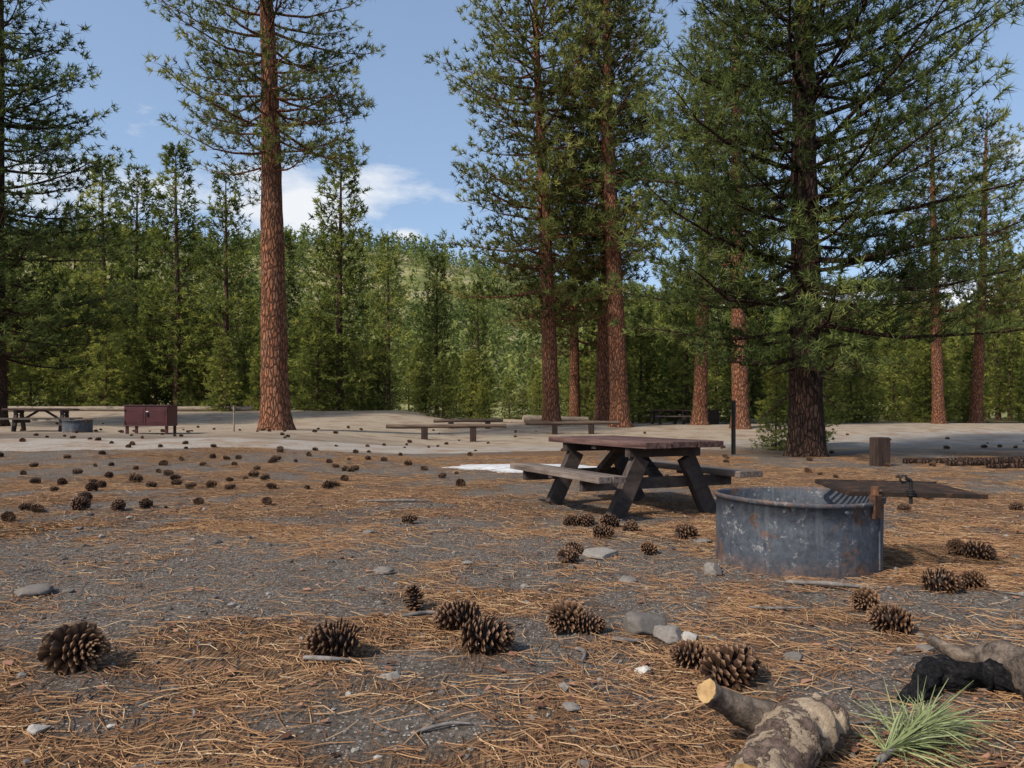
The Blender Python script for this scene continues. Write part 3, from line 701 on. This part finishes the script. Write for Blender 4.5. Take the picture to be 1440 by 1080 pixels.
curvelog('driftwood_log', [(1.74, 2.26, .05), (1.80, 2.38, .09), (1.84, 2.56, .09), (1.84, 2.78, .05)], [.06, .08, .075, .05], GRW, GRW, 9, .22)
curvelog('dead_branch', [(1.68, 2.86, .1), (1.74, 2.76, .06), (1.86, 2.72, .05)], [.022, .028, .03], GRW, GRW, 11, .15, 16)
b = NB('weathered_twig'); n_ = b.noise(b.coord('Object'), 25, 4); TW = b.done(b.pbr(b.ramp(n_, [(.3, (.07, .06, .055)), (.7, (.24, .21, .19))]), .9))
def stick(pts, r):
    P = [(x, y, g1(x, y) + r * 1.2 + dz) for x, y, dz in pts]
    curvelog('stick', P, [r * .9] + [r] * (len(P) - 2) + [r * .5], TW, TW, 1, .15, 7, 4)
stick([(-.54, 3.48, 0), (-.46, 3.52, .015), (-.38, 3.56, .01), (-.30, 3.52, 0)], .011)
stick([(-.84, 2.88, 0), (-.78, 2.84, .01), (-.70, 2.8, .015), (-.64, 2.83, 0)], .010)
stick([(.27, 2.98, 0), (.31, 2.92, .012), (.28, 2.84, 0)], .008)
stick([(.44, 3.1, 0), (.5, 3.04, .01), (.56, 3.05, 0)], .009)
stick([(1.6, 4.15, 0), (1.75, 4.05, .01), (1.9, 4.0, .01), (2.05, 4.02, 0)], .013)
stick([(-1.75, 8.1, 0), (-1.2, 8.05, .01), (-.9, 8.1, 0)], .014)
stick([(-.3, 2.2, 0), (-.2, 2.26, .01), (-.13, 2.25, 0)], .006)
stick([(1.2, 3.6, 0), (1.35, 3.55, .01), (1.5, 3.6, 0)], .008)
rs = random.Random(77)
for _ in range(26):
    y_ = rs.uniform(1.9, 7); x_ = y_ * rs.uniform(-.75, .75); a_ = rs.uniform(0, 3.14); l_ = rs.uniform(.05, .16)
    stick([(x_, y_, 0), (x_ + l_ * .5 * math.cos(a_), y_ + l_ * .5 * math.sin(a_), .004), (x_ + l_ * math.cos(a_ + .25), y_ + l_ * math.sin(a_ + .25), 0)], rs.uniform(.003, .006))
def rock(x, y, s, flat, seed, t, name='rock'):
    import bmesh
    bm = bmesh.new(); bmesh.ops.create_icosphere(bm, subdivisions=4, radius=1); v = np.array([q.co[:] for q in bm.verts]); f = np.array([[w.index for w in q.verts] for q in bm.faces]); bm.free()
    r = 1 + .5 * (fbm(v[:, 0] * 1.1 + v[:, 2] * .9 + 5, v[:, 1] * 1.1 - v[:, 2] * .7 + 5, seed, 3) - .5) * 1.6 + .10 * (fbm(v[:, 0] * 5 + v[:, 2] * 4, v[:, 1] * 5 - v[:, 2] * 3, seed + 5, 3) - .5)
    v = v * r[:, None]
    rq = np.random.RandomState(seed)
    for _ in range(9):   # chop planar facets
        nn = rq.normal(size=3); nn /= np.linalg.norm(nn); dd = rq.uniform(.62, .9)
        ex = np.clip(v @ nn - dd, 0, None); v = v - ex[:, None] * nn[None]
    v[:, 2] *= flat; v *= s * 1.1
    o = build(name, [(v, f, 0, t, True)], [STONE]); o.location = (x, y, g1(x, y) + s * flat * .35); o.rotation_euler = (0, 0, seed)
for q in [(.59, 3.25, .10, .75, 1, .45), (.70, 3.15, .075, .6, 2, .6), (.78, 3.12, .04, .7, 12, .95), (1.27, 4.5, .06, .8, 3, .6), (.51, 2.77, .035, .6, 4, 1.), (.63, 5.1, .14, .2, 5, .75),
          (.70, 4.3, .06, .35, 6, .55), (-2.65, 3.95, .10, .3, 7, .5), (-.82, 4.5, .06, .4, 8, .55), (-.3, 4.8, .04, .5, 9, .6), (-.45, 2.66, .035, .5, 10, .7),
          (-1.5, 2.25, .03, .5, 13, .9), (.2, 2.4, .03, .5, 14, .6), (1.5, 5.6, .07, .3, 15, .5), (-1.2, 6.0, .05, .4, 16, .5), (1.15, 2.9, .04, .5, 17, .5), (2.6, 4.3, .05, .5, 18, .5)]:
    rock(*q)
# fresh green pine sprig
GRN = foliage('fresh_needles', (.15, .18, .08), (.25, .29, .13), (.38, .41, .22), trans=.2)
rng = np.random.RandomState(4); n = 360
sp = [(1.06, 2.04, .03), (1.16, 2.10, .045), (1.27, 2.16, .06)]
parts = tube([(sp[0][0] - .03, sp[0][1] - .03, g1(1.05, 2.04) + .015), (1.16, 2.10, .045), (1.27, 2.16, .06)], [.011, .01, .006], 8, mat=1)
tt = rng.uniform(0, 1, n)
base = np.array(sp[0])[None] * (1 - tt[:, None]) + np.array(sp[2])[None] * tt[:, None]
d = np.array([.75, .35, .35])[None] + rng.normal(size=(n, 3)) * np.array([.55, .55, .38]); d[:, 2] = np.abs(d[:, 2]) * .8 + .02
d /= np.linalg.norm(d, axis=1)[:, None]; L = rng.uniform(.14, .23, n)
side = np.cross(d, rng.normal(size=(n, 3))); side /= np.linalg.norm(side, axis=1)[:, None]
V = []
for s, w in ((0, .0016), (.5, .0018), (1, .0005)):
    c_ = base + d * (L * s)[:, None] - np.array([0, 0, 1.])[None] * (.04 * s * s)
    c_[:, 2] = np.maximum(c_[:, 2], gh(c_[:, 0], c_[:, 1]) + .004)
    V += [c_ + side * w, c_ - side * w]
V = np.stack(V, 1).reshape(-1, 3); b6 = np.arange(n)[:, None] * 6
parts.append((V, np.concatenate([b6 + np.array([[0, 1, 3, 2]]), b6 + np.array([[2, 3, 5, 4]])]), 0, np.repeat(rng.rand(n), 6), False))
build('green_pine_sprig', parts, [GRN, TW])

# ---------------------------------------------------------------- light and sky
el_, az_ = math.radians(44), math.radians(230)   # azimuth clockwise from +Y
to_sun = Vector((math.sin(az_) * math.cos(el_), math.cos(az_) * math.cos(el_), math.sin(el_)))
sl = bpy.data.lights.new('sun', 'SUN'); sl.energy = 4.7; sl.angle = math.radians(3.5); sl.color = (1, .92, .80)
so = bpy.data.objects.new('sun', sl); COL.objects.link(so); so.rotation_euler = to_sun.to_track_quat('Z', 'Y').to_euler()
w = bpy.data.worlds.new('World'); scene.world = w; w.use_nodes = True; t = w.node_tree; t.nodes.clear()
def wn(typ, **kw):
    nd = t.nodes.new(typ)
    for k, v in kw.items(): setattr(nd, k, v)
    return nd
sky = wn('ShaderNodeTexSky', sky_type='NISHITA', sun_disc=False); sky.sun_elevation = el_; sky.sun_rotation = az_; sky.altitude = 300; sky.air_density = 1.; sky.dust_density = 1.6; sky.ozone_density = 1.2
bg = wn('ShaderNodeBackground'); bg.inputs[1].default_value = .15
out = wn('ShaderNodeOutputWorld')
tc = wn('ShaderNodeTexCoord'); sep = wn('ShaderNodeSeparateXYZ'); t.links.new(tc.outputs['Generated'], sep.inputs[0])
def wm(op, a, b_=0., c=None, clamp=False):
    nd = wn('ShaderNodeMath', operation=op, use_clamp=clamp)
    for i, v in enumerate((a, b_)):
        if isinstance(v, bpy.types.NodeSocket): t.links.new(v, nd.inputs[i])
        else: nd.inputs[i].default_value = v
    return nd.outputs[0]
az = wm('ARCTAN2', sep.outputs[0], sep.outputs[1]); elv = wm('ARCSINE', sep.outputs[2])
cm = wn('ShaderNodeCombineXYZ'); t.links.new(az, cm.inputs[0]); t.links.new(wm('MULTIPLY', elv, 2.6), cm.inputs[1])
nz = wn('ShaderNodeTexNoise'); t.links.new(cm.outputs[0], nz.inputs['Vector']); nz.inputs['Scale'].default_value = 9; nz.inputs['Detail'].default_value = 7; nz.inputs['Roughness'].default_value = .6
def blob(a0, e0, ra, re, amp):
    x_ = wm('POWER', wm('ABSOLUTE', wm('DIVIDE', wm('SUBTRACT', az, a0), ra)), 2.); y_ = wm('POWER', wm('ABSOLUTE', wm('DIVIDE', wm('SUBTRACT', elv, e0), re)), 2.)
    return wm('MULTIPLY', wm('EXPONENT', wm('MULTIPLY', wm('ADD', x_, y_), -1.)), amp)
m = wm('MAXIMUM', blob(-.19, .305, .10, .028, .95), blob(-.30, .27, .14, .06, .95))
m = wm('MAXIMUM', m, blob(-.148, .246, .028, .011, .8)); m = wm('MAXIMUM', m, blob(-.5, .26, .25, .07, .65))
m = wm('MAXIMUM', m, blob(.5, .3, .3, .06, .4))
msk = wm('MULTIPLY', wm('SUBTRACT', wm('ADD', m, wm('MULTIPLY', wm('SUBTRACT', nz.outputs['Fac'], .5), 1.7)), .36), 1.7, clamp=True)
# thin high haze, stronger toward the horizon
hz_ = wm('ADD', wm('MULTIPLY', wm('EXPONENT', wm('MULTIPLY', wm('MAXIMUM', elv, 0.), -4.)), .22), .24)
m0 = wn('ShaderNodeMix', data_type='RGBA'); t.links.new(hz_, m0.inputs[0]); t.links.new(sky.outputs[0], m0.inputs[6]); m0.inputs[7].default_value = (3.5, 4.9, 7.1, 1)
mx = wn('ShaderNodeMix', data_type='RGBA'); t.links.new(msk, mx.inputs[0]); t.links.new(m0.outputs[2], mx.inputs[6]); mx.inputs[7].default_value = (5.9, 6.1, 6.4, 1)
t.links.new(mx.outputs[2], bg.inputs[0]); t.links.new(bg.outputs[0], out.inputs[0])

# ---------------------------------------------------------------- camera
cam = bpy.data.cameras.new('camera'); co_ = bpy.data.objects.new('camera', cam); COL.objects.link(co_)
cam.sensor_width = 36; cam.lens = 25; cam.shift_y = .030; cam.clip_end = 6000; cam.clip_start = .05
co_.location = (0, 0, 1.0); co_.rotation_euler = (math.radians(90), 0, 0)
scene.camera = co_
